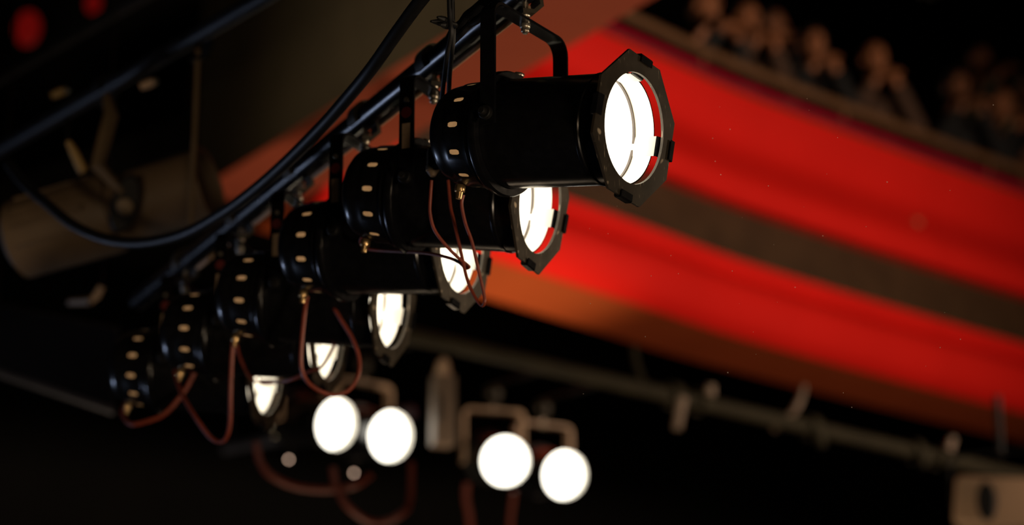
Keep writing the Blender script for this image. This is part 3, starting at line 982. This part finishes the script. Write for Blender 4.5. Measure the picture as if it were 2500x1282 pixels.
# ------------------------------------------------------------------ lower left: blue-lit border and bar
l0, l1 = at(-30, 902, 7.0), at(275, 1004, 7.25)
px_bar('lighting_bar', 'faint blue-grey bar at the lower left edge, beneath the last spotlight', l0, l1, 0.014, M['blue_bar'])
ld = (l1 - l0)
bd = thing('border_panel', 'dark blue-black hanging panel at lower left above the blue-grey bar', 'panel', (l0 + l1) / 2 + Vector((0, 0.02, 0.02)))
v = []
for off in (0.01, 0.03):
    for p, h in ((l0, 0.02), (l1, 0.02), (l1, 0.26), (l0, 0.20)):
        v.append(p - bd.location + Vector((0, off, h)))
pb = pydata(v, [(0, 1, 2, 3), (7, 6, 5, 4), (0, 4, 5, 1), (1, 5, 6, 2), (2, 6, 7, 3), (3, 7, 4, 0)])
bmesh.ops.recalc_face_normals(pb, faces=pb.faces)
obj('cloth', pb, bd, M['navy'])
obj('top_batten', tube([l0 - bd.location + Vector((0, 0.02, 0.20)), l1 - bd.location + Vector((0, 0.02, 0.26))], 0.008, 8), bd, M['black_matt'])
# small bracket behind the bar, left centre
sb = thing('strap_bracket', 'dim tan strap bracket in the shadows left of the fifth spotlight', 'bracket', at(238, 722, 6.6))
obj('strap', tube([at(222, 735, 6.6) - sb.location, at(236, 722, 6.6) - sb.location, at(248, 700, 6.6) - sb.location], [0.008, 0.011, 0.009], 8), sb, M['tan_yoke'])
wire(sb, at(248, 700, 6.6))
obj('plate', tube([at(170, 738, 6.65) - sb.location, at(222, 735, 6.6) - sb.location], [0.010, 0.012], 6), sb, M['spot_strap'])

# ------------------------------------------------------------------ the audience
def blob(parts, voxel, name, mats):
    """Tapered limbs and ellipsoids fused into one continuous skin."""
    bm = bmesh.new()
    for p in parts:
        if p[0] == 'c':
            _, a, b, ra, rb = p
            a, b = Vector(a), Vector(b)
            n = max(2, int((b - a).length / (min(ra, rb) * 0.55)) + 1)
            for k in range(n + 1):
                t = k / n
                m4 = T(a.lerp(b, t)) @ Matrix.Scale(ra + (rb - ra) * t, 4)
                bmesh.ops.create_icosphere(bm, subdivisions=2, radius=1, matrix=m4)
        else:
            _, c, r, rot = p
            m4 = T(Vector(c)) @ rot.to_4x4() @ Matrix.Diagonal((r[0], r[1], r[2], 1))
            bmesh.ops.create_icosphere(bm, subdivisions=3, radius=1, matrix=m4)
    me = bpy.data.meshes.new(name)
    bm.to_mesh(me)
    bm.free()
    o = bpy.data.objects.new('tmp', me)
    COL.objects.link(o)
    r = o.modifiers.new('r', 'REMESH')
    r.mode = 'VOXEL'
    r.voxel_size = voxel
    s = o.modifiers.new('s', 'SMOOTH')
    s.iterations = 3
    me2 = bpy.data.meshes.new_from_object(o.evaluated_get(bpy.context.evaluated_depsgraph_get()))
    bpy.data.objects.remove(o)
    me2.name = name
    me2.materials.clear()
    me2.materials.append(mats)
    me2.polygons.foreach_set('use_smooth', [True] * len(me2.polygons))
    me2['shaded'] = 1
    return me2


I3 = Matrix.Identity(3)


def hand(wrist, palm_c, side, curl):
    """Palm, four fingers and a thumb; fingers point along +X and bend down."""
    p = [('c', wrist, palm_c, 0.026, 0.030), ('e', palm_c, (0.045, 0.040, 0.017), I3)]
    pc = Vector(palm_c)
    for k, ln in enumerate((0.070, 0.078, 0.072, 0.056)):
        y = (-0.030 + 0.020 * k) * side
        a = pc + Vector((0.036, y, 0))
        b = a + Vector((ln * 0.5, 0, -0.2 * ln * curl))
        c = b + Vector((ln * 0.35, 0, -0.55 * ln * curl))
        p += [('c', a, b, 0.0098, 0.009), ('c', b, c, 0.009, 0.0078)]
    a = pc + Vector((-0.01, -0.036 * side, 0))
    b = a + Vector((0.030, -0.026 * side, -0.004))
    p += [('c', a, b, 0.012, 0.0105), ('c', b, b + Vector((0.028, -0.004 * side, -0.008)), 0.0105, 0.009)]
    return p


def pose(kind):
    """Seated figure facing +X; origin on the gallery floor below the hips."""
    lean = {'lean': 0.16, 'up': 0.03, 'chin': 0.14}[kind]
    hip = Vector((0, 0, 0.50))
    chest = Vector((lean * 0.7, 0, 0.82))
    neck = Vector((lean, 0, 1.00))
    head = Vector((lean + 0.05, 0, 1.16))
    body, shirt = [], []
    torso = [('e', hip, (0.13, 0.17, 0.12), I3), ('c', hip, chest, 0.135, 0.145), ('e', chest, (0.115, 0.185, 0.15), I3)]
    for s in (-1, 1):
        torso.append(('c', chest + Vector((0, s * 0.10, 0.09)), chest + Vector((0.0, s * 0.17, 0.09)), 0.075, 0.062))
    body += torso
    shirt += torso
    body.append(('c', chest + Vector((0, 0, 0.12)), neck + Vector((0.015, 0, 0.05)), 0.062, 0.052))
    for s in (-1, 1):
        sh = chest + Vector((0, s * 0.185, 0.09))
        if kind == 'lean':
            el = sh + Vector((0.17, s * 0.05, -0.20))
            wr = Vector((0.40, s * 0.05, 0.985))
            pm = Vector((0.46, s * 0.01, 0.985))
        elif kind == 'up':
            el = sh + Vector((0.12, s * 0.06, -0.25))
            wr = Vector((0.36, s * 0.13, 0.97 if s < 0 else 0.86))
            pm = wr + Vector((0.06, 0, 0.012))
        else:
            if s > 0:
                el = Vector((0.36, s * 0.14, 0.99))
                wr = Vector((lean + 0.17, s * 0.05, 1.04))
                pm = Vector((lean + 0.14, s * 0.05, 1.09))
            else:
                el = sh + Vector((0.16, s * 0.04, -0.2))
                wr = Vector((0.38, s * 0.02, 0.985))
                pm = Vector((0.44, 0.0, 0.985))
        body += [('c', sh, el, 0.056, 0.044), ('c', el, wr, 0.044, 0.029)]
        shirt += [('c', sh, el, 0.060, 0.049), ('c', el, el.lerp(wr, 0.75), 0.049, 0.038)]
        body += hand(wr, pm, s, 0.8)
        th = Vector((0.34, s * 0.10, 0.50))
        sh2 = Vector((0.34, s * 0.11, 0.07))
        body += [('c', hip + Vector((0, s * 0.09, -0.01)), th, 0.085, 0.062), ('c', th, sh2, 0.058, 0.040), ('c', sh2 + Vector((-0.03, 0, -0.02)), sh2 + Vector((0.14, 0, -0.03)), 0.042, 0.032)]
    # head with brow, nose, lips, chin and ears
    hd = [('e', head + Vector((-0.012, 0, 0.030)), (0.096, 0.076, 0.088), I3), ('e', head + Vector((0.018, 0, -0.040)), (0.066, 0.058, 0.076), I3),
          ('c', head + Vector((0.084, 0, 0.018)), head + Vector((0.101, 0, -0.022)), 0.009, 0.013), ('e', head + Vector((0.070, 0, 0.030)), (0.020, 0.050, 0.010), I3),
          ('e', head + Vector((0.074, 0, -0.055)), (0.014, 0.024, 0.009), I3), ('e', head + Vector((0.062, 0, -0.092)), (0.022, 0.026, 0.020), I3)]
    for s in (-1, 1):
        hd.append(('e', head + Vector((-0.008, s * 0.076, 0.0)), (0.020, 0.008, 0.030), I3))
        hd.append(('e', head + Vector((0.066, s * 0.032, 0.008)), (0.013, 0.014, 0.010), I3))
    body += hd
    shirt = [('c', q[1], q[2], q[3] + 0.007, q[4] + 0.007) if q[0] == 'c' else ('e', q[1], tuple(k + 0.008 for k in q[2]), q[3]) for q in shirt]
    return body, shirt, head


def hair(head, style):
    c = head + Vector((-0.026, 0, 0.042))
    if style == 'short':
        p = [('e', c, (0.098, 0.085, 0.090), I3), ('e', c + Vector((-0.03, 0, -0.05)), (0.068, 0.080, 0.070), I3)]
    elif style == 'long':
        p = [('e', c, (0.104, 0.092, 0.096), I3), ('c', c + Vector((-0.05, 0, 0)), c + Vector((-0.07, 0, -0.20)), 0.085, 0.06)]
        p += [('c', c + Vector((-0.01, s * 0.075, -0.03)), c + Vector((0.0, s * 0.085, -0.20)), 0.030, 0.026) for s in (-1, 1)]
    else:
        p = [('e', c + Vector((-0.035, 0, -0.045)), (0.070, 0.084, 0.050), I3)]
    return p


POSES = {}
for k_ in ('lean', 'up', 'chin'):
    b_, s_, h_ = pose(k_)
    POSES[k_] = (blob(b_, 0.0075, 'person_body', M['skin_a']), blob(s_, 0.012, 'shirt', M['cloth_black']), h_)
HAIRS = {}
bal_dir = (plan[-1] - plan[0]).normalized()


def person(px, py, back, kind, hairstyle, hair_m, skin_m, cloth_m, turn, label, tiltdeg=0):
    """Seat a person so that the head appears at the measured place, 'back' metres behind the rail."""
    body, shirt, head = POSES[kind]
    best, bi = 1e9, 0
    z_head = None
    for i in range(len(plan)):
        p = plan[i] - nrm[i] * (back + 0.07)
        d = Vector((p.x, p.y, CAM.z + 5.27)) - CAM
        xx = 1250 + F_PX * d.dot(C_R) / d.dot(C_F)
        if abs(xx - px) < best:
            best, bi = abs(xx - px), i
    p = plan[bi] - nrm[bi] * (back + 0.07)
    d = Vector((p.x, p.y, CAM.z + 5.27)) - CAM
    zc = d.dot(C_F)
    hp_ = at(px, py, zc)
    ang = math.atan2(nrm[bi].y, nrm[bi].x) + math.radians(turn)
    off = Matrix.Rotation(ang, 3, 'Z') @ Vector((head.x, head.y, 0))
    base = Vector((hp_.x - off.x, hp_.y - off.y, hp_.z - head.z))
    t = thing('person', label, 'person', base, ang, 'audience along the balcony rail')
    for nm, me, mm in (('body', body, skin_m), ('shirt', shirt, cloth_m)):
        o = obj(nm, me, t)
        o.material_slots[0].link = 'OBJECT'
        o.material_slots[0].material = mm
    if hairstyle:
        key = (kind, hairstyle)
        if key not in HAIRS:
            HAIRS[key] = blob(hair(head, hairstyle), 0.010, 'hair', M['hair_dark'])
        o = obj('hair', HAIRS[key], t)
        o.material_slots[0].link = 'OBJECT'
        o.material_slots[0].material = hair_m
    return t


person(1722, 18, 0.30, 'lean', 'short', M['hair_brown'], M['skin_a'], M['cloth_black'], 0, 'person leaning on the rail, leftmost of the audience, short brown hair')
person(1822, 52, 0.30, 'lean', 'short', M['hair_brown'], M['skin_a'], M['cloth_brown'], -14, 'person with brown hair leaning on the rail, second from the left')
person(1884, 66, 0.95, 'chin', 'short', M['hair_dark'], M['skin_b'], M['cloth_black'], 10, 'person in shadow with hand at chin, close beside the second from left')
person(1984, 112, 0.30, 'lean', 'long', M['hair_dark'], M['skin_a'], M['cloth_black'], -30, 'person with long dark hair and bright face, left of the grey-haired one')
person(2134, 148, 0.24, 'lean', 'fringe', M['hair_grey'], M['skin_a'], M['cloth_brown'], -30, 'balding grey-haired person with the largest head, leaning over the rail')
person(2336, 214, 0.32, 'lean', 'long', M['hair_dark'], M['skin_b'], M['cloth_black'], -25, 'person with dark hair in black, right of the grey-haired one')
person(2388, 150, 1.15, 'up', 'short', M['hair_dark'], M['skin_b'], M['cloth_olive'], 0, 'person sitting higher in the second row, olive shirt, upper right')
person(2443, 258, 0.32, 'chin', 'short', M['hair_dark'], M['skin_a'], M['cloth_black'], -8, 'person with raised hand near the right end of the rail')
person(2497, 236, 0.95, 'up', 'short', M['hair_grey'], M['skin_a'], M['cloth_cream'], 0, 'person in cream cut off by the right edge of the picture')

# ------------------------------------------------------------------ dust in the beam
db = bmesh.new()
for k in range(46):
    x = random.uniform(1400, 2450)
    y = random.uniform(220, 1000)
    bmesh.ops.create_icosphere(db, subdivisions=1, radius=random.uniform(0.0004, 0.0009), matrix=T(at(x, y, random.uniform(3.75, 4.15))))
dust = obj('dust', db, None, M['dust'], kind='stuff')
dust['label'] = 'tiny pale dust specks floating in the light beam'
dust['category'] = 'dust'
